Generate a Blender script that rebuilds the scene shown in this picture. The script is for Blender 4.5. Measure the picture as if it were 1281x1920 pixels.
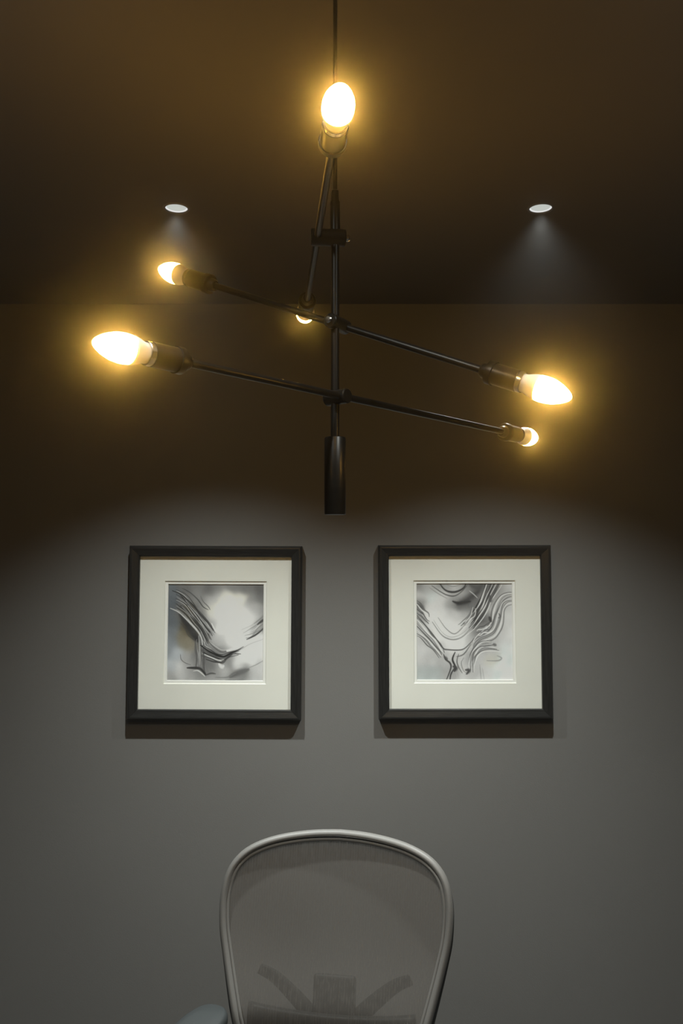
import bpy, bmesh, math, random
import numpy as np
from mathutils import Vector, Matrix

random.seed(4)
for o in list(bpy.data.objects):
    bpy.data.objects.remove(o, do_unlink=True)
S = bpy.context.scene
COL = S.collection
PI = math.pi

# ------------------------------------------------------------------ camera
PITCH = math.atan(90 / 1600)
cam_d = bpy.data.cameras.new('camera')
cam = bpy.data.objects.new('camera', cam_d)
COL.objects.link(cam)
cam_d.sensor_fit = 'VERTICAL'
cam_d.sensor_height = 36.0
cam_d.sensor_width = 24.02
cam_d.lens = 1600 / 1920 * 36.0
cam_d.clip_start = 0.02
cam.location = (0, 0, 1.65)
cam.rotation_euler = (PI / 2 + PITCH, 0, 0)
S.camera = cam

# ------------------------------------------------------------------ light set-up
BLOOM_HAZE = 0.041            # haze added to stand in for lens bloom at the bulbs (scatter per metre)
BLOOM_HAZE_G = 0.975
BULB_L = 135.0          # radiance of the candle bulbs
BULB_C = (1.0, 0.54, 0.10)
SPOT_W = 146.0           # recessed spots in the ceiling
SPOT_C = (0.95, 1.0, 0.97)
SPOT_ANGLE = 108
SPOT_BLEND = 1.0
FLOOD_W = 52.0          # second row of recessed lights, nearer the viewer
FLOOD_ANGLE = 140

w = bpy.data.worlds.new('bloom_haze')  # scattering volume added to give the bulbs a bloom
S.world = w
w.use_nodes = True
wn = w.node_tree
wn.nodes.clear()
wo = wn.nodes.new('ShaderNodeOutputWorld')
bg = wn.nodes.new('ShaderNodeBackground')
bg.inputs[0].default_value = (0, 0, 0, 1)
vs = wn.nodes.new('ShaderNodeVolumeScatter')
vs.inputs['Color'].default_value = (1, 1, 1, 1)
vs.inputs['Density'].default_value = BLOOM_HAZE
vs.inputs['Anisotropy'].default_value = BLOOM_HAZE_G
wn.links.new(bg.outputs[0], wo.inputs['Surface'])
wn.links.new(vs.outputs[0], wo.inputs['Volume'])

S.view_settings.view_transform = 'Standard'
S.view_settings.look = 'None'
S.view_settings.gamma = 1.0
S.view_settings.use_curve_mapping = False
S.view_settings.exposure = 0.0
S.cycles.max_bounces = 6
S.cycles.diffuse_bounces = 3
S.cycles.glossy_bounces = 3

CEIL = 2.547
WALL = 2.95

# ------------------------------------------------------------------ helpers
def lin(c):
    c = c / 255.0
    return c / 12.92 if c <= 0.04045 else ((c + 0.055) / 1.055) ** 2.4

def mat(name, col, rough=0.5, metal=0.0, noise=0.0, nscale=20.0, bump=0.0, bscale=80.0, stretch=None, spec=0.5):
    m = bpy.data.materials.new(name)
    m.use_nodes = True
    nt = m.node_tree
    b = nt.nodes['Principled BSDF']
    b.inputs['Base Color'].default_value = (*col, 1)
    b.inputs['Roughness'].default_value = rough
    b.inputs['Metallic'].default_value = metal
    b.inputs['Specular IOR Level'].default_value = spec
    tc = nt.nodes.new('ShaderNodeTexCoord')
    mp = nt.nodes.new('ShaderNodeMapping')
    nt.links.new(tc.outputs['Object'], mp.inputs[0])
    if stretch:
        mp.inputs['Scale'].default_value = stretch
    if noise:
        n = nt.nodes.new('ShaderNodeTexNoise')
        n.inputs['Scale'].default_value = nscale
        n.inputs['Detail'].default_value = 5
        nt.links.new(mp.outputs[0], n.inputs['Vector'])
        r = nt.nodes.new('ShaderNodeValToRGB')
        r.color_ramp.elements[0].position = 0.3
        r.color_ramp.elements[1].position = 0.7
        r.color_ramp.elements[0].color = (*[c * (1 - noise) for c in col], 1)
        r.color_ramp.elements[1].color = (*[min(1, c * (1 + noise)) for c in col], 1)
        nt.links.new(n.outputs['Fac'], r.inputs[0])
        nt.links.new(r.outputs[0], b.inputs['Base Color'])
    if bump:
        n2 = nt.nodes.new('ShaderNodeTexNoise')
        n2.inputs['Scale'].default_value = bscale
        n2.inputs['Detail'].default_value = 4
        nt.links.new(mp.outputs[0], n2.inputs['Vector'])
        bp = nt.nodes.new('ShaderNodeBump')
        bp.inputs['Strength'].default_value = bump
        bp.inputs['Distance'].default_value = 0.002
        nt.links.new(n2.outputs['Fac'], bp.inputs['Height'])
        nt.links.new(bp.outputs[0], b.inputs['Normal'])
    return m

def emit(name, col, strength):
    m = bpy.data.materials.new(name)
    m.use_nodes = True
    nt = m.node_tree
    nt.nodes.clear()
    o = nt.nodes.new('ShaderNodeOutputMaterial')
    e = nt.nodes.new('ShaderNodeEmission')
    e.inputs[0].default_value = (*col, 1)
    e.inputs[1].default_value = strength
    nt.links.new(e.outputs[0], o.inputs[0])
    return m

M = {}
M['wall'] = mat('wall_paint', (0.182, 0.178, 0.170), 0.75, noise=0.035, nscale=1.3, bump=0.12, bscale=260, spec=0.25)
M['ceiling'] = mat('ceiling_paint', (0.098, 0.090, 0.082), 0.85, noise=0.03, nscale=1.5, bump=0.08, bscale=240, spec=0.2)
M['floor'] = mat('floor_carpet', (0.10, 0.098, 0.095), 0.95, noise=0.25, nscale=60, bump=0.4, bscale=400)
M['base'] = mat('painted_trim', (0.14, 0.135, 0.13), 0.5)
M['black'] = mat('blackened_metal', (0.018, 0.017, 0.015), 0.36, 0.6, noise=0.2, nscale=40)
M['cord'] = mat('cord_black', (0.02, 0.018, 0.016), 0.7)
M['steel'] = mat('polished_steel', (0.6, 0.58, 0.55), 0.25, 1.0)
M['bulbbase'] = mat('bulb_plastic', (0.75, 0.7, 0.62), 0.5)
M['bulb'] = emit('lit_frosted_bulb', BULB_C, BULB_L)
M['lens'] = emit('downlight_lens', (0.95, 1.0, 0.93), 0.58)
M['reflector'] = emit('downlight_reflector', (0.97, 0.98, 0.96), 0.85)
M['bezel'] = mat('downlight_bezel', (0.10, 0.095, 0.09), 0.5)
M['railh'] = mat('frame_rail_wood', (0.022, 0.022, 0.021), 0.33, 0.0, noise=0.25, nscale=18, stretch=(1, 9, 14), bump=0.15, bscale=30, spec=0.3)
M['railv'] = mat('frame_rail_wood_upright', (0.022, 0.022, 0.021), 0.33, 0.0, noise=0.25, nscale=18, stretch=(14, 9, 1), bump=0.15, bscale=30, spec=0.3)
M['mat'] = mat('mat_board', (0.86, 0.86, 0.79), 0.9, noise=0.015, nscale=8, spec=0.1)
M['innermat'] = mat('mat_bevel', (0.92, 0.92, 0.88), 0.9, spec=0.1)
M['rim'] = mat('chair_rim_plastic', (0.15, 0.147, 0.14), 0.50, spec=0.5)
M['graphite'] = mat('chair_graphite', (0.022, 0.024, 0.023), 0.5, noise=0.15, nscale=60)
M['pad'] = mat('arm_pad_rubber', (0.030, 0.036, 0.038), 0.55, bump=0.05, bscale=500)
M['wheel'] = mat('caster_rubber', (0.02, 0.02, 0.02), 0.6)

def mesh_mat():
    m = bpy.data.materials.new('woven_suspension_mesh')
    m.use_nodes = True
    nt = m.node_tree
    nt.nodes.clear()
    L = nt.links.new
    out = nt.nodes.new('ShaderNodeOutputMaterial')
    mix = nt.nodes.new('ShaderNodeMixShader')
    tr = nt.nodes.new('ShaderNodeBsdfTransparent')
    df = nt.nodes.new('ShaderNodeBsdfPrincipled')
    df.inputs['Base Color'].default_value = (0.112, 0.105, 0.096, 1)
    df.inputs['Roughness'].default_value = 0.6
    tc = nt.nodes.new('ShaderNodeTexCoord')
    # broad uneven vertical strands
    mp = nt.nodes.new('ShaderNodeMapping')
    mp.inputs['Scale'].default_value = (1, 1, 0.035)
    n = nt.nodes.new('ShaderNodeTexNoise')
    n.inputs['Scale'].default_value = 150
    n.inputs['Detail'].default_value = 2.5
    L(tc.outputs['Object'], mp.inputs[0]); L(mp.outputs[0], n.inputs['Vector'])
    wv = nt.nodes.new('ShaderNodeTexWave')
    wv.wave_type = 'BANDS'; wv.bands_direction = 'X'
    wv.inputs['Scale'].default_value = 55
    wv.inputs['Distortion'].default_value = 1.5
    wv.inputs['Detail'].default_value = 1
    mp2 = nt.nodes.new('ShaderNodeMapping')
    mp2.inputs['Scale'].default_value = (1, 1, 0.05)
    L(tc.outputs['Object'], mp2.inputs[0]); L(mp2.outputs[0], wv.inputs['Vector'])
    a1 = nt.nodes.new('ShaderNodeMath'); a1.operation = 'MULTIPLY_ADD'
    a1.inputs[1].default_value = 0.34; a1.inputs[2].default_value = 0.47
    L(n.outputs['Fac'], a1.inputs[0])
    a2 = nt.nodes.new('ShaderNodeMath'); a2.operation = 'MULTIPLY_ADD'
    a2.inputs[1].default_value = 0.08
    L(wv.outputs['Fac'], a2.inputs[0]); L(a1.outputs[0], a2.inputs[2])
    a2.use_clamp = True
    L(a2.outputs[0], mix.inputs[0]); L(tr.outputs[0], mix.inputs[1]); L(df.outputs[0], mix.inputs[2])
    L(mix.outputs[0], out.inputs[0])
    return m
M['mesh'] = mesh_mat()

def glass_mat():
    m = bpy.data.materials.new('picture_glass')
    m.use_nodes = True
    nt = m.node_tree
    nt.nodes.clear()
    L = nt.links.new
    out = nt.nodes.new('ShaderNodeOutputMaterial')
    mix = nt.nodes.new('ShaderNodeMixShader')
    tr = nt.nodes.new('ShaderNodeBsdfTransparent')
    tr.inputs[0].default_value = (0.985, 0.99, 0.985, 1)
    gl = nt.nodes.new('ShaderNodeBsdfGlossy')
    gl.inputs['Roughness'].default_value = 0.03
    lw = nt.nodes.new('ShaderNodeLayerWeight')
    lw.inputs[0].default_value = 0.5
    pw = nt.nodes.new('ShaderNodeMath'); pw.operation = 'POWER'; pw.inputs[1].default_value = 5
    fr = nt.nodes.new('ShaderNodeMath'); fr.operation = 'MULTIPLY_ADD'
    fr.inputs[1].default_value = 0.96; fr.inputs[2].default_value = 0.035
    L(lw.outputs['Facing'], pw.inputs[0]); L(pw.outputs[0], fr.inputs[0])
    L(fr.outputs[0], mix.inputs[0]); L(tr.outputs[0], mix.inputs[1]); L(gl.outputs[0], mix.inputs[2])
    L(mix.outputs[0], out.inputs[0])
    return m
M['glass'] = glass_mat()

def print_mat():
    m = bpy.data.materials.new('ink_print')
    m.use_nodes = True
    nt = m.node_tree
    b = nt.nodes['Principled BSDF']
    b.inputs['Roughness'].default_value = 0.85
    b.inputs['Specular IOR Level'].default_value = 0.1
    a = nt.nodes.new('ShaderNodeAttribute')
    a.attribute_name = 'ink'
    nt.links.new(a.outputs['Color'], b.inputs['Base Color'])
    return m
M['print'] = print_mat()

def link(name, me, m, parent=None, smooth=False, loc=None):
    o = bpy.data.objects.new(name, me)
    COL.objects.link(o)
    if m is not None:
        me.materials.append(m)
    if smooth:
        me.polygons.foreach_set('use_smooth', [True] * len(me.polygons))
    if parent is not None:
        o.parent = parent
    if loc is not None:
        o.location = loc
    return o

def bm_obj(name, bm, m, parent=None, smooth=False, loc=None, angle=None):
    bmesh.ops.recalc_face_normals(bm, faces=bm.faces[:])
    me = bpy.data.meshes.new(name)
    bm.to_mesh(me)
    bm.free()
    o = link(name, me, m, parent, smooth, loc)
    if angle and smooth:
        mark_sharp(me, angle)
    return o

def mark_sharp(me, deg):
    bm = bmesh.new(); bm.from_mesh(me)
    for e in bm.edges:
        if len(e.link_faces) == 2 and e.calc_face_angle(0) > math.radians(deg):
            e.smooth = False
    bm.to_mesh(me); bm.free()

def empty(name, loc=(0, 0, 0), rz=0):
    o = bpy.data.objects.new(name, None)
    COL.objects.link(o)
    o.location = loc
    o.rotation_euler = (0, 0, rz)
    o.empty_display_size = 0.05
    return o

def tag(o, label, cat, group=None):
    o['label'] = label
    o['category'] = cat
    if group:
        o['group'] = group
    return o

def add_box(bm, x0, x1, y0, y1, z0, z1, bevel=0.0, seg=2):
    vs = [bm.verts.new((x, y, z)) for x in (x0, x1) for y in (y0, y1) for z in (z0, z1)]
    fs = []
    for idx in ((0, 1, 3, 2), (4, 6, 7, 5), (0, 4, 5, 1), (2, 3, 7, 6), (0, 2, 6, 4), (1, 5, 7, 3)):
        fs.append(bm.faces.new([vs[i] for i in idx]))
    if bevel:
        es = list({e for f in fs for e in f.edges})
        bmesh.ops.bevel(bm, geom=es, offset=bevel, segments=seg, affect='EDGES', profile=0.5)

def basis(d):
    d = Vector(d).normalized()
    up = Vector((0, 0, 1)) if abs(d.z) < 0.95 else Vector((0, 1, 0))
    a = d.cross(up).normalized()
    b = a.cross(d).normalized()
    return d, a, b

def add_lathe(bm, origin, d, prof, n=28, cap=True):
    """surface of revolution: prof = [(distance along d, radius)]"""
    d, a, b = basis(d)
    O = Vector(origin)
    rings = []
    for t, r in prof:
        if r <= 1e-6:
            rings.append([bm.verts.new(O + d * t)])
        else:
            rings.append([bm.verts.new(O + d * t + (a * math.cos(2 * PI * k / n) + b * math.sin(2 * PI * k / n)) * r) for k in range(n)])
    for r0, r1 in zip(rings, rings[1:]):
        for k in range(n):
            k2 = (k + 1) % n
            if len(r0) == 1 and len(r1) == 1:
                continue
            if len(r0) == 1:
                bm.faces.new((r0[0], r1[k], r1[k2]))
            elif len(r1) == 1:
                bm.faces.new((r0[k], r1[0], r0[k2]))
            else:
                bm.faces.new((r0[k], r1[k], r1[k2], r0[k2]))
    if cap:
        for rr in (rings[0], rings[-1]):
            if len(rr) > 2:
                bm.faces.new(rr)

def add_tube(bm, pts, rad, n=12, closed=False, squash=1.0, ref=None):
    """sweep a round (or flattened) section along points; rad may be a list"""
    P = [Vector(p) for p in pts]
    N = len(P)
    R = rad if isinstance(rad, (list, tuple)) else [rad] * N
    rings = []
    prev = None
    for i in range(N):
        if closed:
            t = (P[(i + 1) % N] - P[i - 1]).normalized()
        else:
            t = (P[min(i + 1, N - 1)] - P[max(i - 1, 0)]).normalized()
        if ref is not None:
            a = Vector(ref) - t * t.dot(Vector(ref))
        elif prev is None:
            _, a, _ = basis(t)
        else:
            a = prev - t * t.dot(prev)
        a.normalize()
        prev = a
        b = t.cross(a)
        rings.append([bm.verts.new(P[i] + (a * math.cos(2 * PI * k / n) * squash + b * math.sin(2 * PI * k / n)) * R[i]) for k in range(n)])
    rng = range(N) if closed else range(N - 1)
    for i in rng:
        r0, r1 = rings[i], rings[(i + 1) % N]
        for k in range(n):
            bm.faces.new((r0[k], r1[k], r1[(k + 1) % n], r0[(k + 1) % n]))
    if not closed:
        bm.faces.new(rings[0]); bm.faces.new(rings[-1])

def smooth_poly(pts, per=8):
    P = np.array(pts, float)
    out = []
    n = len(P)
    for i in range(n - 1):
        p0, p1, p2, p3 = P[max(i - 1, 0)], P[i], P[i + 1], P[min(i + 2, n - 1)]
        for k in range(per):
            t = k / per
            out.append(0.5 * ((2 * p1) + (-p0 + p2) * t + (2 * p0 - 5 * p1 + 4 * p2 - p3) * t * t + (-p0 + 3 * p1 - 3 * p2 + p3) * t ** 3))
    out.append(P[-1])
    return np.array(out)

# ------------------------------------------------------------------ the room
XL, XR, YB = -2.1, 2.1, -2.2
T = 0.12
def struct(name, box, m):
    bm = bmesh.new()
    add_box(bm, *box)
    o = bm_obj(name, bm, m)
    o['kind'] = 'structure'
    return o
struct('floor', (XL - T, XR + T, YB - T, WALL + T, -T, 0), M['floor'])
# ceiling slab with round holes cut for the recessed lights
LIGHTS = [(-0.4215, 2.132), (0.5086, 2.132), (-0.4215, 0.62), (0.5086, 0.62)]
HOLE_R = 0.031
def ceiling_with_holes():
    bm = bmesh.new()
    x0, x1, y0, y1 = XL - T, XR + T, YB - T, WALL + T
    n = 32
    q = 0.15
    tiles = []
    for (cx, cy) in LIGHTS:
        ring = [(cx + HOLE_R * math.cos(2 * PI * k / n), cy + HOLE_R * math.sin(2 * PI * k / n)) for k in range(n)]
        def sq(k):
            a = 2 * PI * k / n
            c, s = math.cos(a), math.sin(a)
            m_ = max(abs(c), abs(s))
            return (cx + q * c / m_, cy + q * s / m_)
        rv = [bm.verts.new((*p, CEIL)) for p in ring]
        uv = [bm.verts.new((*p, CEIL + 0.09)) for p in ring]
        sv = [bm.verts.new((*sq(k), CEIL)) for k in range(n)]
        for k in range(n):
            k2 = (k + 1) % n
            bm.faces.new((rv[k], rv[k2], sv[k2], sv[k]))
            bm.faces.new((rv[k], uv[k], uv[k2], rv[k2]))
        bm.faces.new(uv)
    def rect(xa, xb, ya, yb):
        bm.faces.new([bm.verts.new((x, y, CEIL)) for x, y in ((xa, ya), (xb, ya), (xb, yb), (xa, yb))])
    ax, bx = LIGHTS[0][0], LIGHTS[1][0]
    ylo = y0
    for ay in sorted({p[1] for p in LIGHTS}):
        rect(x0, x1, ylo, ay - q)
        rect(x0, ax - q, ay - q, ay + q)
        rect(ax + q, bx - q, ay - q, ay + q)
        rect(bx + q, x1, ay - q, ay + q)
        ylo = ay + q
    rect(x0, x1, ylo, y1)
    # top of the slab
    bm.faces.new([bm.verts.new((x, y, CEIL + T)) for x, y in ((x0, y0), (x1, y0), (x1, y1), (x0, y1))])
    bmesh.ops.remove_doubles(bm, verts=bm.verts[:], dist=1e-5)
    me = bpy.data.meshes.new('ceiling')
    bm.to_mesh(me); bm.free()
    o = link('ceiling', me, M['ceiling'])
    o['kind'] = 'structure'
ceiling_with_holes()
struct('wall_back', (XL - T, XR + T, WALL, WALL + T, 0, CEIL), M['wall'])
struct('wall_left', (XL - T, XL, YB, WALL, 0, CEIL), M['wall'])
struct('wall_right', (XR, XR + T, YB, WALL, 0, CEIL), M['wall'])
struct('wall_front', (XL - T, XR + T, YB - T, YB, 0, CEIL), M['wall'])

# ------------------------------------------------------------------ recessed ceiling lights
def downlight(x, y, label, power=SPOT_W, angle=SPOT_ANGLE, soft=0.02):
    root = tag(empty('recessed_downlight', (x, y, CEIL)), label, 'ceiling light', 'recessed ceiling spotlights')
    bm = bmesh.new()      # slim trim ring just below the ceiling
    n = 36
    prof = [(HOLE_R - 0.0025, 0.010), (HOLE_R - 0.0025, -0.002), (HOLE_R + 0.001, -0.003), (HOLE_R + 0.0035, -0.0005)]
    rings = [[bm.verts.new((r * math.cos(2 * PI * k / n), r * math.sin(2 * PI * k / n), z)) for k in range(n)] for r, z in prof]
    for a, b in zip(rings, rings[1:]):
        for k in range(n):
            bm.faces.new((a[k], a[(k + 1) % n], b[(k + 1) % n], b[k]))
    bm_obj('trim_ring', bm, M['bezel'], root, True)
    bm = bmesh.new()      # lit reflector lip
    prof = [(HOLE_R - 0.0028, 0.0005), (HOLE_R - 0.0062, 0.003)]
    rings = [[bm.verts.new((r * math.cos(2 * PI * k / n), r * math.sin(2 * PI * k / n), z)) for k in range(n)] for r, z in prof]
    for k in range(n):
        bm.faces.new((rings[0][k], rings[0][(k + 1) % n], rings[1][(k + 1) % n], rings[1][k]))
    bm_obj('reflector', bm, M['reflector'], root, True)
    bm = bmesh.new()      # slightly domed lens
    add_lathe(bm, (0, 0, 0.0032), (0, 0, -1), [(-0.004, HOLE_R - 0.006), (0, HOLE_R - 0.006), (0.0010, 0.017), (0.0014, 0.008), (0.0015, 0)], n, True)
    bm_obj('lens', bm, M['lens'], root, True)
    ld = bpy.data.lights.new('downlight_beam', 'SPOT')
    ld.energy = power
    ld.color = SPOT_C
    ld.spot_size = math.radians(angle)
    ld.spot_blend = SPOT_BLEND
    ld.shadow_soft_size = soft
    lo = bpy.data.objects.new('downlight_beam', ld)
    COL.objects.link(lo)
    lo.parent = root
    lo.location = (0, 0, -0.004 - soft)
    return root
downlight(*LIGHTS[0], 'small round recessed ceiling spotlight on the left, above the darker swirl picture')
downlight(*LIGHTS[1], 'small round recessed ceiling spotlight on the right, above the fine-lined contour picture')

downlight(*LIGHTS[2], 'recessed ceiling spotlight out of view above the chandelier, left of its cord', FLOOD_W, FLOOD_ANGLE, 0.045)
downlight(*LIGHTS[3], 'recessed ceiling spotlight out of view above the chandelier, right of its cord', FLOOD_W, FLOOD_ANGLE, 0.045)

# ------------------------------------------------------------------ framed pictures
def paint(ctrl, strokes, n=250, box=(95, 85, 1195, 1195), sig=50):
    """brush an abstract ink print onto an n x n grid: soft washes, then strokes. Returns linear rgb (n,n,3), row 0 = top"""
    x0, y0, x1, y1 = box
    gx, gy = np.meshgrid(np.linspace(x0, x1, n), np.linspace(y0, y1, n))
    rs = np.random.RandomState(3)
    num = np.zeros((n, n, 3)); den = np.zeros((n, n, 1))
    wx = gx + 14 * np.sin(gy / 47.0) + 9 * np.sin(gx / 31.0 + gy / 60.0)
    wy = gy + 12 * np.sin(gx / 53.0) + 8 * np.sin(gy / 29.0 - gx / 70.0)
    for c in ctrl:
        px, py, g = c[:3]
        tint = c[3] if len(c) > 3 else (0, 0, 0)
        ww = np.exp(-((wx - px) ** 2 + (wy - py) ** 2) / (2 * sig * sig))[..., None] + 1e-9
        num += ww * (np.array([g + tint[0], g + tint[1], g + tint[2]]))
        den += ww
    img = num / den
    for st in strokes:
        pts, wd, g, al = st[:4]
        wd *= 1.35; al = min(1.0, al * 1.15)
        soft = st[4] if len(st) > 4 else 0.5
        sp = smooth_poly(pts, 4)
        m = len(sp)
        best = np.full((n, n), 1e9)
        for i in range(m - 1):
            a, b = sp[i], sp[i + 1]
            d = b - a
            L2 = max(float(d @ d), 1e-6)
            t = np.clip(((gx - a[0]) * d[0] + (gy - a[1]) * d[1]) / L2, 0, 1)
            dd = np.hypot(gx - a[0] - t * d[0], gy - a[1] - t * d[1])
            u = (i + t) / (m - 1)
            wid = wd * (0.45 + 0.55 * np.sin(PI * np.clip(u, 0.03, 0.97)))
            best = np.minimum(best, dd / (wid / 2))
        k = al * np.clip((1 + soft - best) / (2 * soft), 0, 1)
        k = (k * k * (3 - 2 * k) if soft > 0.6 else k)[..., None]
        img = img * (1 - k) + k * g
    mott = np.zeros((n, n))
    for _ in range(26):
        ax_, ay_, ph, fq = rs.uniform(-1, 1), rs.uniform(-1, 1), rs.uniform(0, 6.28), rs.uniform(0.02, 0.075)
        mott += np.sin((gx * ax_ + gy * ay_) * fq + ph) / (1 + fq * 30)
    img += (mott * 1.6)[..., None] + rs.normal(0, 2.5, (n, n, 1))
    img = np.clip(img, 8, 235) / 255.0
    l = np.where(img <= 0.04045, img / 12.92, ((img + 0.055) / 1.055) ** 2.4)
    return np.clip(l / 0.54, 0.004, 0.9)

BLU = (-5, 0, 5); BRN = (6, 1, -12); WRM = (2, 1, -6)
ctrlA = [(130,120,98,BLU),(300,120,100),(480,110,108),(560,150,94),(700,130,120),(850,120,112),(1000,130,105),(1150,130,88),
 (130,250,92,BLU),(300,250,95),(450,250,118),(600,240,165),(750,260,192,WRM),(900,250,188,WRM),(1050,280,125),(1160,280,98),
 (130,400,92,BLU),(250,420,84),(350,420,72,BRN),(480,420,110),(600,400,188,WRM),(720,420,208,WRM),(880,420,206,WRM),(1000,400,198),(1100,380,165),(1170,400,130),
 (150,520,92,BLU),(300,540,68,BRN),(420,560,68,BRN),(540,540,115),(630,500,190),(740,560,208,WRM),(880,540,205,WRM),(1020,510,192),(1120,520,160),(1180,560,110),
 (150,650,105,BLU),(280,680,105,BRN),(400,650,55,BRN),(520,640,98),(640,690,150),(740,640,190),(860,640,202),(980,640,198),(1100,620,150),
 (150,780,125,BLU),(300,760,105,BRN),(360,800,118,BRN),(470,760,88),(560,760,118),(700,740,168),(820,750,208),(950,740,206),(1080,740,200),(1180,700,190),
 (120,900,120,BLU),(210,880,165,BLU),(330,900,140),(450,900,92),(560,880,98),(680,870,108),(780,860,142),(900,860,188),(1050,850,202),(1170,850,195),
 (140,1020,150,BLU),(230,1030,186),(330,1000,148),(450,1000,108),(600,1030,96),(720,1010,140),(800,960,108),(900,980,192),(1050,950,200),(1170,1000,175),
 (120,1150,135),(230,1120,168),(350,1110,140),(480,1130,112),(620,1130,130),(750,1120,165),(880,1110,130),(980,1080,110),(1080,1100,172),(1170,1100,175),
 (180,1185,118),(350,1180,145),(500,1180,130),(650,1180,130),(800,1180,120),(930,1185,108),(1050,1180,150),(1160,1180,150)]
D = lambda *p: [tuple(p[i:i + 2]) for i in range(0, len(p), 2)]
strokesA = [
 (D(250,440,330,560,390,650,440,730), 70, 50, .8, .7),
 (D(250,350,330,410,400,480,470,570,530,640,570,710), 50, 62, .6, .8),
 (D(150,170,240,205,320,270,400,350,480,450,560,540,620,620), 11, 48, .9),
 (D(260,140,350,190,440,270,500,350,560,385), 10, 72, .8),
 (D(470,230,500,290,560,350,580,385), 8, 92, .8),
 (D(240,215,310,300,390,390,450,480,520,570,580,640), 13, 50, .85),
 (D(300,280,370,360,440,440,520,540,600,620), 8, 150, .7),
 (D(400,340,470,430,540,500,600,570), 9, 60, .8),
 (D(330,340,420,450,500,560,560,650), 8, 162, .8),
 (D(260,350,330,420,400,500,460,590,520,680), 8, 140, .7),
 (D(360,460,430,540,490,620,530,700,560,770), 12, 48, .8),
 (D(430,420,500,510,560,590,610,650), 7, 135, .7),
 (D(440,380,520,470,570,550,620,610), 8, 70, .7),
 (D(130,370,220,410,300,480,380,560,450,640,490,720,500,820), 15, 165, .9),
 (D(230,520,300,600,340,680,420,740), 8, 60, .6),
 (D(480,640,520,720,530,790,600,830), 9, 150, .8),
 (D(455,680,465,780,470,900,470,1010), 11, 140, .8),
 (D(420,740,430,850,440,950,430,1040), 14, 80, .8),
 (D(500,790,515,900,520,1060,540,1110), 13, 70, .8),
 (D(480,790,560,850,640,890,720,915,760,910,830,870,900,840,960,800), 20, 38, .92),
 (D(560,740,640,820,720,865,800,850,860,830), 11, 82, .8),
 (D(590,760,660,810,720,840,790,830), 7, 165, .7),
 (D(500,870,580,900,660,935,740,955,790,920,850,885,930,885), 12, 55, .85),
 (D(520,890,600,925,680,955,745,950), 9, 178, .9),
 (D(540,945,620,972,700,980,745,965), 11, 50, .85),
 (D(690,1000,720,1030,740,1020), 30, 190, .8),
 (D(780,850,880,822,960,780,1060,740,1190,690), 30, 215, .9),
 (D(840,890,940,830,1040,770,1190,715), 7, 150, .7),
 (D(1000,720,1080,680,1150,630,1195,585), 13, 58, .9),
 (D(1080,540,1150,480,1200,430), 12, 88, .8),
 (D(1120,550,1170,510,1200,480), 18, 60, .85),
 (D(940,610,1050,560,1120,500,1190,440), 7, 150, .7),
 (D(250,890,260,950,310,990,370,1010), 7, 95, .8),
 (D(330,1045,400,1045,480,1055,540,1125), 20, 50, .85),
 (D(540,1125,600,1105,650,1110), 14, 66, .8),
 (D(400,1080,450,1075,500,1110,530,1140), 10, 185, .8),
 (D(820,1140,920,1095,1015,1060), 50, 92, .85, .7),
 (D(1000,1050,1100,1010,1195,955), 8, 125, .7),
 (D(650,1150,780,1150,880,1100), 12, 112, .7),
 (D(760,1185,940,1188), 12, 92, .7),
 (D(600,540,645,620,700,655,760,660), 13, 226, .85)]

def family(Pp, Q, n, wd, gs, al=.8):
    a, b = smooth_poly(Pp, 4), smooth_poly(Q, 4)
    m = 12
    ia = np.linspace(0, len(a) - 1, m); ib = np.linspace(0, len(b) - 1, m)
    ra = np.stack([np.interp(ia, range(len(a)), a[:, k]) for k in (0, 1)], 1)
    rb = np.stack([np.interp(ib, range(len(b)), b[:, k]) for k in (0, 1)], 1)
    out = []
    for i in range(n):
        t = i / (n - 1)
        p = ra * (1 - t) + rb * t
        p = p + np.array([[6 * math.sin(i * 2.1 + j * .9), 6 * math.cos(i * 1.3 + j * 1.1)] for j in range(m)])
        out.append((p.tolist(), wd * (1 + .3 * math.sin(i * 2.7)), gs[i % len(gs)], al))
    return out
fA = family(D(190,150,300,215,400,320,480,430,560,530,640,640), D(200,400,290,470,370,560,440,640,490,730,530,830), 13, 7, [58, 165, 75, 50, 150], .75)
fA += family(D(470,760,560,830,640,870,730,890,820,860,930,810), D(490,900,570,935,650,965,740,985,800,930,900,890), 6, 8, [50, 175, 62], .8)
fA += family(D(400,700,415,800,425,900,420,1030), D(540,800,535,900,540,980,560,1090), 6, 7, [80, 150, 95], .6)
fA += family(D(960,640,1060,590,1140,520,1200,430), D(1000,730,1080,690,1150,640,1200,590), 5, 7, [110, 190, 90], .6)
strokesA = strokesA[:2] + fA + strokesA[2:]
COOL = (-4, 1, 1)
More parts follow.
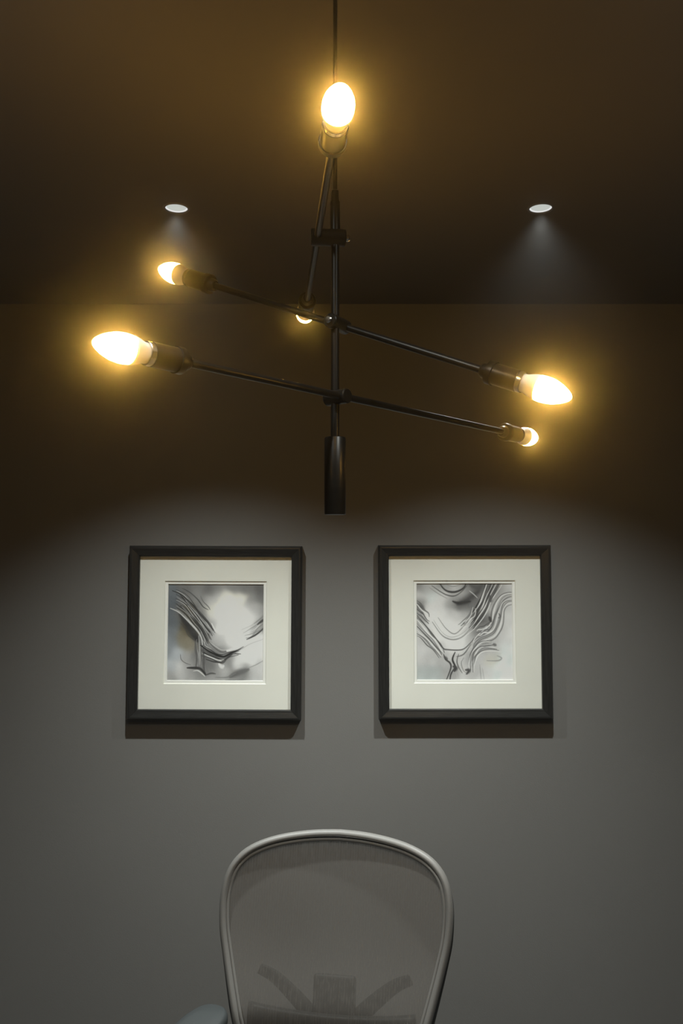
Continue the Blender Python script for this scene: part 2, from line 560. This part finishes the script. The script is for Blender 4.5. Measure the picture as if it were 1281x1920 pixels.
ctrlB = [(110,120,118),(250,130,150),(400,120,128),(540,130,165),(680,140,118),(780,130,78),(880,130,95),(960,130,92),(1060,130,140),(1150,130,168),
 (110,250,165),(250,240,178,COOL),(380,230,165),(520,250,150),(640,240,135),(720,260,90),(820,280,105),(920,260,115),(1040,240,150),(1150,240,162),
 (110,360,100),(220,380,175),(340,350,178),(470,340,150),(560,320,82),(660,310,95),(760,360,95),(860,380,148),(950,380,155),(1060,340,152),(1150,380,170),
 (120,480,138),(250,460,205),(380,460,180),(500,450,162),(620,450,165),(700,450,125),(780,500,68),(850,480,92),(920,500,115),(1020,470,165),(1140,500,174),
 (120,600,150),(250,580,178),(350,570,192),(450,560,186),(560,570,192),(680,600,168),(760,600,98),(850,600,125),(950,620,158),(1060,600,168),(1160,640,180),
 (120,720,165),(230,700,150),(330,700,192),(450,720,205),(580,700,186),(680,700,180),(760,700,112),(860,720,138),(980,720,165),(1100,740,178),
 (120,850,170),(250,820,160),(370,830,170),(480,800,198),(600,800,192),(700,800,142),(800,830,152),(950,840,165),(1100,850,184,COOL),
 (130,980,158),(260,960,160),(380,950,150),(480,950,165),(600,940,165),(700,950,135),(800,950,165),(950,950,165,WRM),(1100,960,186,COOL),
 (150,1120,148,COOL),(280,1100,150,COOL),(400,1080,150),(480,1100,138),(600,1080,165),(720,1080,158),(850,1100,176),(1000,1080,186,COOL),(1130,1100,192,COOL)]
strokesB = []
strokesB += [(D(560,330,640,300,720,240,790,190), 60, 62, .7, .9), (D(80,330,140,370,150,430), 40, 78, .7, .9),
             (D(500,300,560,320,640,310,700,300), 26, 55, .8, .8), (D(740,560,790,510,850,450), 50, 50, .7, .9),
             (D(700,110,780,150,840,110), 50, 70, .6, .9), (D(690,180,740,220,780,260), 10, 165, .7)]
strokesB += family(D(870,90,840,220,770,360,680,480,600,570), D(1070,90,960,260,900,400,800,540,740,620), 10, 12, [48, 190, 70, 60, 185])
strokesB += family(D(1185,190,1080,210,1000,290,950,400,930,520,860,610,770,680,740,740), D(1185,340,1100,370,1075,500,1050,620,960,740,820,770,730,840,690,920), 9, 9, [88, 195, 100])
strokesB += family(D(900,740,800,770,720,850,680,950,670,1070), D(1040,880,860,865,780,920,745,1000,735,1110), 8, 9, [80, 190, 105])
strokesB += family(D(80,470,220,630,330,760,400,880), D(80,690,180,770,260,850,340,940), 7, 10, [78, 195, 100])
strokesB += family(D(80,280,180,390,230,470), D(80,430,150,480,220,560), 4, 11, [90, 190, 70])
strokesB += family(D(330,480,400,600,470,650,540,660,620,580,720,440), D(240,560,330,680,420,750,500,760,620,720,740,620), 5, 9, [118, 214, 150])
strokesB += family(D(560,560,620,520,690,440,720,350), D(610,600,680,530,740,470,760,390), 4, 8, [95, 180])
strokesB += family(D(760,610,850,580,920,540), D(780,690,860,660,940,640), 4, 9, [75, 185])
strokesB += [
 (D(80,450,200,590,300,720,380,830,440,850,600,850,690,780,740,720), 11, 78, .85),
 (D(350,95,400,160,460,190,540,190,620,150,655,92), 17, 58, .85), (D(260,120,360,190,440,230,520,238,600,190,670,110), 11, 80, .8),
 (D(230,140,330,210,430,265), 8, 120, .7), (D(430,110,500,130,590,110), 8, 110, .6),
 (D(390,905,410,960,460,1000,470,1060,420,1190), 14, 58, .85), (D(520,880,490,960,520,1040,510,1095), 15, 48, .9),
 (D(510,1060,470,1130,460,1195), 12, 55, .85), (D(520,1080,540,1150,530,1195), 9, 150, .7), (D(560,900,540,980,560,1050,600,1115), 10, 85, .8),
 (D(700,790,620,900,540,930), 10, 84, .8), (D(620,940,590,1000,610,1080,640,1110), 8, 110, .7), (D(640,1080,680,1085,650,1125), 26, 64, .8, .8),
 (D(800,1020,815,1190), 8, 135, .7), (D(830,1060,850,1190), 7, 145, .6), (D(925,240,935,300), 34, 70, .7, .9), (D(915,480,935,530), 26, 62, .8, .8),
 (D(1025,440,1040,475,1020,490), 15, 85, .8), (D(960,790,985,800), 24, 92, .8, .8), (D(1000,920,1050,945,1010,975,880,975), 12, 125, .7),
 (D(500,1040,530,1060,510,1090), 30, 60, .8, .8), (D(400,930,430,960), 24, 70, .7, .8)]

FW, FH, FD = 0.589, 0.589, 0.042
def picture(name, loc, tilt, ctrl, strokes, box, label):
    root = tag(empty(name, loc), label, 'picture', 'framed abstract pictures on the back wall')
    root.rotation_euler = (0, tilt, 0)
    # mitred rails, section = (inset from the outer edge, distance out from the wall)
    sec = [(0.000, 0.0005), (0.000, 0.033), (0.0055, 0.0415), (0.010, FD), (0.027, 0.0375), (0.033, 0.0365), (0.0355, 0.034), (0.0355, 0.012), (0.028, 0.0005)]
    hw, hh = FW / 2, FH / 2
    def corner(sx, sz):
        return [Vector((sx * (hw - i), -d, sz * (hh - i))) for i, d in sec]
    cs = [corner(-1, 1), corner(1, 1), corner(1, -1), corner(-1, -1)]
    for k in range(4):
        A, B = cs[k], cs[(k + 1) % 4]
        c = sum(A + B, Vector()) / (2 * len(sec))
        bm = bmesh.new()
        shrink = 0.00025
        dirv = (B[0] - A[0]).normalized()
        va = [bm.verts.new(p + dirv * shrink) for p in A]
        vb = [bm.verts.new(p - dirv * shrink) for p in B]
        m = len(sec)
        for j in range(m):
            bm.faces.new((va[j], va[(j + 1) % m], vb[(j + 1) % m], vb[j]))
        bm.faces.new(va); bm.faces.new(vb)
        bm_obj('frame_rail', bm, M['railh'] if k % 2 == 0 else M['railv'], root)
    # backing board
    bm = bmesh.new(); add_box(bm, -hw + 0.029, hw - 0.029, -0.010, -0.001, -hh + 0.029, hh - 0.029)
    bm_obj('backing_board', bm, M['base'], root)
    # mat board with window
    ow = hw - 0.0345
    def ringmat(nm, o, i, y_front, y_back, bev, m):
        bm = bmesh.new()
        def sq(r, y):
            return [bm.verts.new((sx * r, y, sz * r)) for sx, sz in ((-1, 1), (1, 1), (1, -1), (-1, -1))]
        loops = [sq(o, y_back), sq(o, y_front), sq(i, y_front), sq(i - bev, y_back)]
        for a, b in zip(loops, loops[1:] + loops[:1]):
            for k in range(4):
                bm.faces.new((a[k], a[(k + 1) % 4], b[(k + 1) % 4], b[k]))
        return bm_obj(nm, bm, m, root)
    ringmat('mat_board', ow, 0.1745, -0.0225, -0.0190, 0.0020, M['mat'])
    ringmat('inner_mat', 0.235, 0.1640, -0.0188, -0.0160, 0.0012, M['innermat'])
    # print
    n = 250
    img = paint(ctrl, strokes, n, box)
    r = 0.166
    g = np.linspace(-r, r, n)
    X, Z = np.meshgrid(g, g[::-1])
    co = np.stack([X, np.full_like(X, -0.0155), Z], -1).reshape(-1, 3)
    me = bpy.data.meshes.new('art_print')
    idx = np.arange(n * n).reshape(n, n)
    q = np.stack([idx[:-1, :-1], idx[1:, :-1], idx[1:, 1:], idx[:-1, 1:]], -1).reshape(-1, 4)
    me.vertices.add(n * n); me.vertices.foreach_set('co', co.ravel())
    me.loops.add(q.size); me.loops.foreach_set('vertex_index', q.ravel().astype(np.int32))
    me.polygons.add(len(q)); me.polygons.foreach_set('loop_start', np.arange(0, q.size, 4, dtype=np.int32))
    me.update(calc_edges=True)
    at = me.color_attributes.new('ink', 'FLOAT_COLOR', 'POINT')
    at.data.foreach_set('color', np.concatenate([img.reshape(-1, 3), np.ones((n * n, 1))], 1).astype(np.float32).ravel())
    pr = link('art_print', me, M['print'], root)
    pr['label'] = 'square grey abstract ink print'
    # glazing
    bm = bmesh.new()
    bm.faces.new([bm.verts.new((sx * ow, -0.0262, sz * ow)) for sx, sz in ((-1, 1), (-1, -1), (1, -1), (1, 1))])
    bm_obj('glass_pane', bm, M['glass'], root)
    return root
picture('framed_picture', (-0.4305, WALL, 1.4035), 0.004, ctrlA, strokesA, (95, 85, 1195, 1195),
        'black framed picture of dark swirling strokes with a bright cloud, hung left')
picture('framed_picture', (0.4205, WALL, 1.4060), -0.001, ctrlB, strokesB, (75, 88, 1185, 1200),
        'black framed picture of fine wavy contour lines, hung right')

# ------------------------------------------------------------------ chandelier
RX, RY = -0.0095, 1.25
ch = tag(empty('chandelier', (RX, RY, 1.7164)), 'black metal mobile chandelier with three arms and six lit candle bulbs', 'chandelier')
CO = Vector((RX, RY, 1.7164))
def local(v):
    return Vector(v) - CO
# hanging cord, canopy, rod, finial weight
bm = bmesh.new(); add_lathe(bm, (0, 0, 2.185 - CO.z), (0, 0, 1), [(0, 0.0032), (CEIL - 0.02 - 2.185, 0.0032)], 12)
bm_obj('cord', bm, M['cord'], ch, True, angle=40)
bm = bmesh.new(); add_lathe(bm, (0, 0, CEIL - CO.z), (0, 0, -1), [(0, 0.032), (0.010, 0.032), (0.012, 0.029), (0.0125, 0.008), (0.022, 0.006), (0.022, 0.0)], 32)
bm_obj('canopy', bm, M['black'], ch, True, angle=35)
bm = bmesh.new(); add_lathe(bm, (0, 0, 1.826 - CO.z), (0, 0, 1), [(0, 0.0062), (2.176 - 1.826, 0.0062)], 20)
bm_obj('rod', bm, M['black'], ch, True, angle=40)
bm = bmesh.new(); add_lathe(bm, (0, 0, 2.140 - CO.z), (0, 0, 1), [(0, 0.0076), (0.044, 0.0076), (0.047, 0.0062), (0.062, 0.0055), (0.064, 0.0035)], 20)
bm_obj('rod_cap', bm, M['black'], ch, True, angle=40)
bm = bmesh.new(); add_lathe(bm, (0, 0, 0), (0, 0, 1), [(0, 0.0150), (0.0012, 0.0158), (0.1128, 0.0158), (0.114, 0.0150)], 32)
bm_obj('counterweight', bm, M['black'], ch, True, angle=40)

def bulb(base, d):
    """LED candle bulb: plastic neck and lit bullet-shaped dome; base = where the lit dome starts"""
    bm = bmesh.new()
    prof = [(-0.003, 0.0), (-0.003, 0.0160), (0, 0.0172), (0.006, 0.0177), (0.013, 0.0175), (0.021, 0.0163), (0.028, 0.0141), (0.0345, 0.0114), (0.040, 0.0084), (0.0443, 0.0053), (0.0465, 0.0025), (0.0472, 0)]
    add_lathe(bm, base, d, prof, 24, False)
    b = bm_obj('bulb', bm, M['bulb'], ch, True)
    b['label'] = 'glowing frosted candle bulb'
    bm = bmesh.new()
    add_lathe(bm, base, d, [(-0.022, 0.0), (-0.022, 0.0125), (-0.018, 0.0128), (-0.012, 0.0150), (-0.004, 0.0172), (-0.0003, 0.0176), (0.0003, 0.0165)], 24, False)
    bm_obj('bulb_neck', bm, M['bulbbase'], b, True)
    return b

def arm(pa, pb, name='arm'):
    """pa, pb = where the two lit domes start; the bar, its two sleeves and collars run between them"""
    pa, pb = local(pa), local(pb)
    d = (pb - pa).normalized()
    L = (pb - pa).length
    bm = bmesh.new()
    add_lathe(bm, pa, d, [(0.075, 0.0055), (L - 0.075, 0.0055)], 18)
    a = bm_obj(name, bm, M['black'], ch, True, angle=40)
    for o, dd in ((pa, -d), (pb, d)):
        bm = bmesh.new()      # socket sleeve (open cup look with a stepped back collar)
        add_lathe(bm, o, dd, [(-0.086, 0.0), (-0.086, 0.0085), (-0.083, 0.0105), (-0.076, 0.0112), (-0.0755, 0.0160), (-0.0745, 0.0166), (-0.066, 0.0166), (-0.0655, 0.0150),
                              (-0.030, 0.0150), (-0.0295, 0.0140), (-0.030, 0.0)], 28, False)
        bm_obj('socket', bm, M['black'], a, True, angle=35)
        bm = bmesh.new()
        add_lathe(bm, o, dd, [(-0.0298, 0.0), (-0.0298, 0.0138), (-0.029, 0.0145), (-0.023, 0.0145), (-0.0222, 0.0138), (-0.0222, 0.0)], 28, False)
        bm_obj('socket_ring', bm, M['steel'], a, True, angle=35)
        bulb(o, dd)
    return a, pa, d, L

def swivel(rod_z, axis_pt, r=0.0125, knob=True):
    """short barrel joining the rod and an arm beside it, with a clamp collar round the rod"""
    p0 = Vector((0, 0, rod_z - CO.z))
    p1 = Vector(axis_pt)
    d = (p1 - p0)
    L = d.length
    d.normalize()
    bm = bmesh.new()
    add_lathe(bm, p0, d, [(-0.016, 0.0), (-0.016, r - 0.0015), (-0.0145, r), (L + 0.0085, r), (L + 0.010, r - 0.0015), (L + 0.010, 0.0)], 28, False)
    s = bm_obj('swivel_joint', bm, M['black'], ch, True, angle=35)
    bm = bmesh.new()
    e = p0 - d * 0.016
    add_lathe(bm, e, -d, [(0, 0.0), (0.0, 0.005), (0.004, 0.0055), (0.006, 0.004), (0.0065, 0.0)], 16, False)
    bm_obj('clamp_screw', bm, M['steel'], s, True, angle=35)
    return s

ZC, ZA = 2.1306, 1.8895
# upper arm, running from near the viewer towards the wall
aC, pC, dC, LC = arm((-0.0042, 0.889, ZC), (-0.0699, 1.632, ZC))
t = (Vector((0, 0, ZC - CO.z)) - pC).dot(dC)
swivel(ZC, pC + dC * t, 0.0130)
# middle tilted arm, far end raised on the left
aB, pB, dB, LB = arm((-0.278, 1.43, 2.136), (0.2612, 1.12, 1.878))
zB = pB.z + dB.z * ((Vector((0, 0)) - pB.xy).dot(dB.xy.normalized()) / dB.xy.length)
tB = (Vector((0, 0)) - pB.xy).dot(dB.xy.normalized()) / dB.xy.length
swivel(zB + CO.z, pB + dB * tB, 0.0110)
# lower arm
off = Vector((0.753, -0.658, 0)) * 0.006
aA, pA, dA, LA = arm(Vector((-0.2470, 0.9650, ZA)) + off, Vector((0.3499, 1.6479, ZA)) + off)
tA = (Vector((0, 0, ZA - CO.z)) - pA).dot(dA)
swivel(ZA, pA + dA * tA, 0.0110)

# ------------------------------------------------------------------ office chair
CHX, CHY, CHR = -0.052, 1.675, math.radians(-9)
chair = tag(empty('office_chair', (CHX, CHY, 0), CHR), 'grey mesh-back office chair facing the camera below the two pictures', 'chair')
BT_Y, BT_Z = 0.315, 1.036          # top centre of the back, local
def back_pt(s, t, dep=0.0):
    """s across, t down from the top; dep = behind the surface"""
    y = BT_Y - 0.30 * t + 0.16 * max(0, t - 0.36) ** 1.0 * 1.2 - 0.62 * s * s - 0.02 * math.exp(-((t - 0.40) / 0.12) ** 2)
    z = BT_Z - 0.965 * t
    return Vector((s, y + dep, z + 0.25 * dep))
half = [(0, 0), (.055, .0025), (.108, .0085), (.150, .0165), (.182, .0265), (.208, .039), (.228, .055), (.243, .075), (.253, .102), (.258, .143),
        (.2535, .20), (.2405, .255), (.225, .31), (.2115, .355), (.199, .40), (.184, .46), (.163, .515), (.13, .55), (.07, .566), (0, .570)]
hp = smooth_poly(half, 5)
outline = [tuple(p) for p in hp] + [(-p[0], p[1]) for p in hp[-2:0:-1]]
outline = np.array(outline)
def resample(o, n):
    c = np.vstack([o, o[:1]])
    s = np.concatenate([[0], np.cumsum(np.hypot(*np.diff(c, axis=0).T))])
    u = np.linspace(0, s[-1], n, endpoint=False)
    return np.stack([np.interp(u, s, c[:, 0]), np.interp(u, s, c[:, 1])], 1)
outline = resample(outline, 150)
def inset(o, d):
    t = np.roll(o, -1, 0) - np.roll(o, 1, 0)
    t /= np.hypot(t[:, 0], t[:, 1])[:, None]
    nrm = np.stack([-t[:, 1], t[:, 0]], 1)
    return o + nrm * d
o_rim = inset(outline, 0.0085)
if np.abs(o_rim[:, 0]).max() > np.abs(outline[:, 0]).max():
    inset_sign = -1
    o_rim = inset(outline, -0.0085)
else:
    inset_sign = 1
bm = bmesh.new(); add_tube(bm, [back_pt(s, t) for s, t in o_rim], 0.0085, 14, True, 1.35, ref=(0, 1, 0.1))
bm_obj('back_frame', bm, M['rim'], chair, True)
o_bead = inset(outline, inset_sign * 0.0185)
bm = bmesh.new(); add_tube(bm, [back_pt(s, t, -0.004) for s, t in o_bead], 0.0042, 10, True)
bm_obj('frame_bead', bm, M['rim'], chair, True)
o_groove = inset(outline, inset_sign * 0.0150)
bm = bmesh.new(); add_tube(bm, [back_pt(s, t, -0.0045) for s, t in o_groove], 0.0021, 8, True)
bm_obj('frame_gasket', bm, M['graphite'], chair, True)
o_line = inset(outline, inset_sign * 0.0088)
bm = bmesh.new(); add_tube(bm, [back_pt(s, t, -0.0108) for s, t in o_line], 0.0011, 6, True)
bm_obj('frame_seam', bm, M['graphite'], chair, True)
# woven mesh: rings of the outline shrinking to a spine line
o_m = inset(outline, inset_sign * 0.019)
bm = bmesh.new()
K = 14
cent = np.array([0.0, 0.27])
rings = []
for k in range(K):
    f = 1 - k / K
    rings.append([bm.verts.new(back_pt(*(cent + (p - cent) * f), 0.002)) for p in o_m])
cv = bm.verts.new(back_pt(*cent, 0.002))
N = len(o_m)
for a, b in zip(rings, rings[1:]):
    for k in range(N):
        bm.faces.new((a[k], a[(k + 1) % N], b[(k + 1) % N], b[k]))
for k in range(N):
    bm.faces.new((rings[-1][k], rings[-1][(k + 1) % N], cv))
mm = bm_obj('back_mesh', bm, M['mesh'], chair, True)
mm['label'] = 'see-through woven grey back mesh'
# structural side supports behind the rim
for sg in (-1, 1):
    pts = []
    rad = []
    for s, t in hp:
        if 0.115 < t < 0.50:
            pts.append(back_pt(sg * (s - 0.005), t, 0.014))
            rad.append(0.0095 * min(1, 0.35 + (t - 0.11) * 6) + 0.006 * max(0, (t - 0.22) / 0.25))
    bm = bmesh.new(); add_tube(bm, pts, rad, 12)
    bm_obj('side_support', bm, M['graphite'], chair, True)
# lumbar support behind the mesh: centre block and Y arms, spine to the tilt unit
bm = bmesh.new()
add_box(bm, -0.047, 0.047, -0.008, 0.008, -0.10, 0.0, 0.008, 3)
o = bm_obj('lumbar_pad', bm, M['graphite'], chair, True, angle=40)
o.location = back_pt(0, 0.306, 0.030); o.rotation_euler = (math.radians(-14), 0, 0)
# wide curved bolster across the small of the back
bm = bmesh.new()
rows = []
for t_, dp in ((0.372, 0.020), (0.378, 0.014), (0.40, 0.012), (0.45, 0.012), (0.472, 0.014), (0.478, 0.020), (0.45, 0.026), (0.40, 0.026)):
    rows.append([bm.verts.new(back_pt(-0.180 + 0.360 * k / 20, t_ - 0.022 * (abs(k - 10) / 10) ** 2 * (1 if t_ < 0.42 else -1), dp)) for k in range(21)])
for A_, B_ in zip(rows, rows[1:] + rows[:1]):
    for k in range(20):
        bm.faces.new((A_[k], A_[k + 1], B_[k + 1], B_[k]))
bm.faces.new([r[0] for r in rows]); bm.faces.new([r[20] for r in rows])
bm_obj('lumbar_bolster', bm, M['graphite'], chair, True)
for sg in (-1, 1):
    bm = bmesh.new()
    pts = smooth_poly([tuple(back_pt(sg * a, b, c)) for a, b, c in ((0.03, 0.43, 0.045), (0.06, 0.388, 0.048), (0.10, 0.348, 0.045), (0.135, 0.318, 0.038), (0.165, 0.298, 0.028))], 4)
    m_ = len(pts)
    add_tube(bm, [tuple(p) for p in pts], [0.021 - 0.009 * i / (m_ - 1) for i in range(m_)], 12, False, 0.5, ref=(0, 1, 0))
    bm_obj('yoke_arm', bm, M['graphite'], chair, True)
bm = bmesh.new()
pts = smooth_poly([tuple(back_pt(0, 0.40, 0.050)), tuple(back_pt(0, 0.50, 0.060)), (0, 0.235, 0.46), (0, 0.17, 0.385), (0, 0.05, 0.37)], 5)
add_tube(bm, [tuple(p) for p in pts], 0.026, 14, False, 0.7, ref=(0, 1, 0.3))
bm_obj('spine', bm, M['graphite'], chair, True)
# seat: rim and mesh
so = []
for k in range(80):
    a = 2 * PI * k / 80
    c, s = math.cos(a), math.sin(a)
    e = 0.55
    so.append((0.245 * math.copysign(abs(c) ** e, c), -0.03 + 0.225 * math.copysign(abs(s) ** e, s)))
def seat_z(x, y):
    return 0.445 - 0.035 * max(0, (-y - 0.12) / 0.13) ** 2 + 0.15 * x * x - 0.01 * (1 - (x / 0.25) ** 2)
bm = bmesh.new(); add_tube(bm, [(x, y, seat_z(x, y)) for x, y in so], 0.014, 12, True)
bm_obj('seat_frame', bm, M['graphite'], chair, True)
bm = bmesh.new()
rings = []
for k in range(8):
    f = 1 - k / 8
    rings.append([bm.verts.new((x * f, -0.03 + (y + 0.03) * f, seat_z(x * f, -0.03 + (y + 0.03) * f))) for x, y in so])
cv = bm.verts.new((0, -0.03, seat_z(0, -0.03)))
for a, b in zip(rings, rings[1:]):
    for k in range(80):
        bm.faces.new((a[k], a[(k + 1) % 80], b[(k + 1) % 80], b[k]))
for k in range(80):
    bm.faces.new((rings[-1][k], rings[-1][(k + 1) % 80], cv))
bm_obj('seat_mesh', bm, M['mesh'], chair, True)
# tilt unit, lift, five-star base with casters
bm = bmesh.new(); add_box(bm, -0.09, 0.09, -0.10, 0.14, 0.345, 0.405, 0.02, 3)
bm_obj('tilt_unit', bm, M['graphite'], chair, True, angle=40)
bm = bmesh.new(); add_lathe(bm, (0, 0, 0.10), (0, 0, 1), [(0, 0.03), (0.12, 0.03), (0.12, 0.016), (0.26, 0.016)], 24)
bm_obj('gas_lift', bm, M['graphite'], chair, True, angle=40)
for k in range(5):
    a = 2 * PI * k / 5 + 0.3
    c, s = math.cos(a), math.sin(a)
    bm = bmesh.new()
    add_tube(bm, [(0.02 * c, 0.02 * s, 0.125), (0.12 * c, 0.12 * s, 0.118), (0.22 * c, 0.22 * s, 0.095), (0.31 * c, 0.31 * s, 0.075)], [0.03, 0.025, 0.02, 0.016], 12)
    leg = bm_obj('base_leg', bm, M['graphite'], chair, True)
    bm = bmesh.new()
    side = Vector((-s, c, 0))
    ctr = Vector((0.31 * c, 0.31 * s, 0.03))
    for q in (-0.017, 0.004):
        add_lathe(bm, ctr + side * q, side, [(0, 0.0), (0, 0.024), (0.003, 0.030), (0.010, 0.030), (0.013, 0.024), (0.013, 0.0)], 20, False)
    add_lathe(bm, ctr, (0, 0, 1), [(0, 0.006), (0.05, 0.006)], 10)
    bm_obj('caster', bm, M['wheel'], leg, True, angle=40)
# armrests
for sg in (-1, 1):
    bm = bmesh.new()
    add_tube(bm, [(sg * 0.10, 0.08, 0.375), (sg * 0.22, 0.09, 0.385), (sg * 0.275, 0.10, 0.42), (sg * 0.29, 0.10, 0.50), (sg * 0.29, 0.09, 0.60), (sg * 0.275, 0.06, 0.678)], [0.018, 0.018, 0.02, 0.02, 0.017, 0.017], 12)
    post = bm_obj('arm_post', bm, M['graphite'], chair, True)
    bm = bmesh.new()
    n = 40
    tw = math.radians(12) * sg
    loops = []
    for zz, f in ((0.700, 0.80), (0.704, 0.93), (0.712, 1.0), (0.722, 1.0), (0.729, 0.95), (0.733, 0.84), (0.735, 0.6), (0.7355, 0.3)):
        lp = []
        for k in range(n):
            a = 2 * PI * k / n
            c, s = math.cos(a), math.sin(a)
            x = 0.047 * math.copysign(abs(c) ** 0.75, c) * (1 + 0.10 * s)
            y = 0.125 * math.copysign(abs(s) ** 0.75, s)
            edge = 1 - f
            px = x * f if f > 0.7 else x * f
            py = (abs(y) - 0.047 * edge) * math.copysign(1, y) if f > 0.7 else y * f
            xr = px * math.cos(tw) - py * math.sin(tw)
            yr = px * math.sin(tw) + py * math.cos(tw)
            lp.append(bm.verts.new((sg * 0.264 + xr, 0.035 + yr, zz - 0.022)))
        loops.append(lp)
    for A_, B_ in zip(loops, loops[1:]):
        for k in range(n):
            bm.faces.new((A_[k], A_[(k + 1) % n], B_[(k + 1) % n], B_[k]))
    bm.faces.new(loops[0]); bm.faces.new(loops[-1])
    pd = bm_obj('arm_pad', bm, M['pad'], chair, True)
    pd['label'] = 'dark padded armrest'
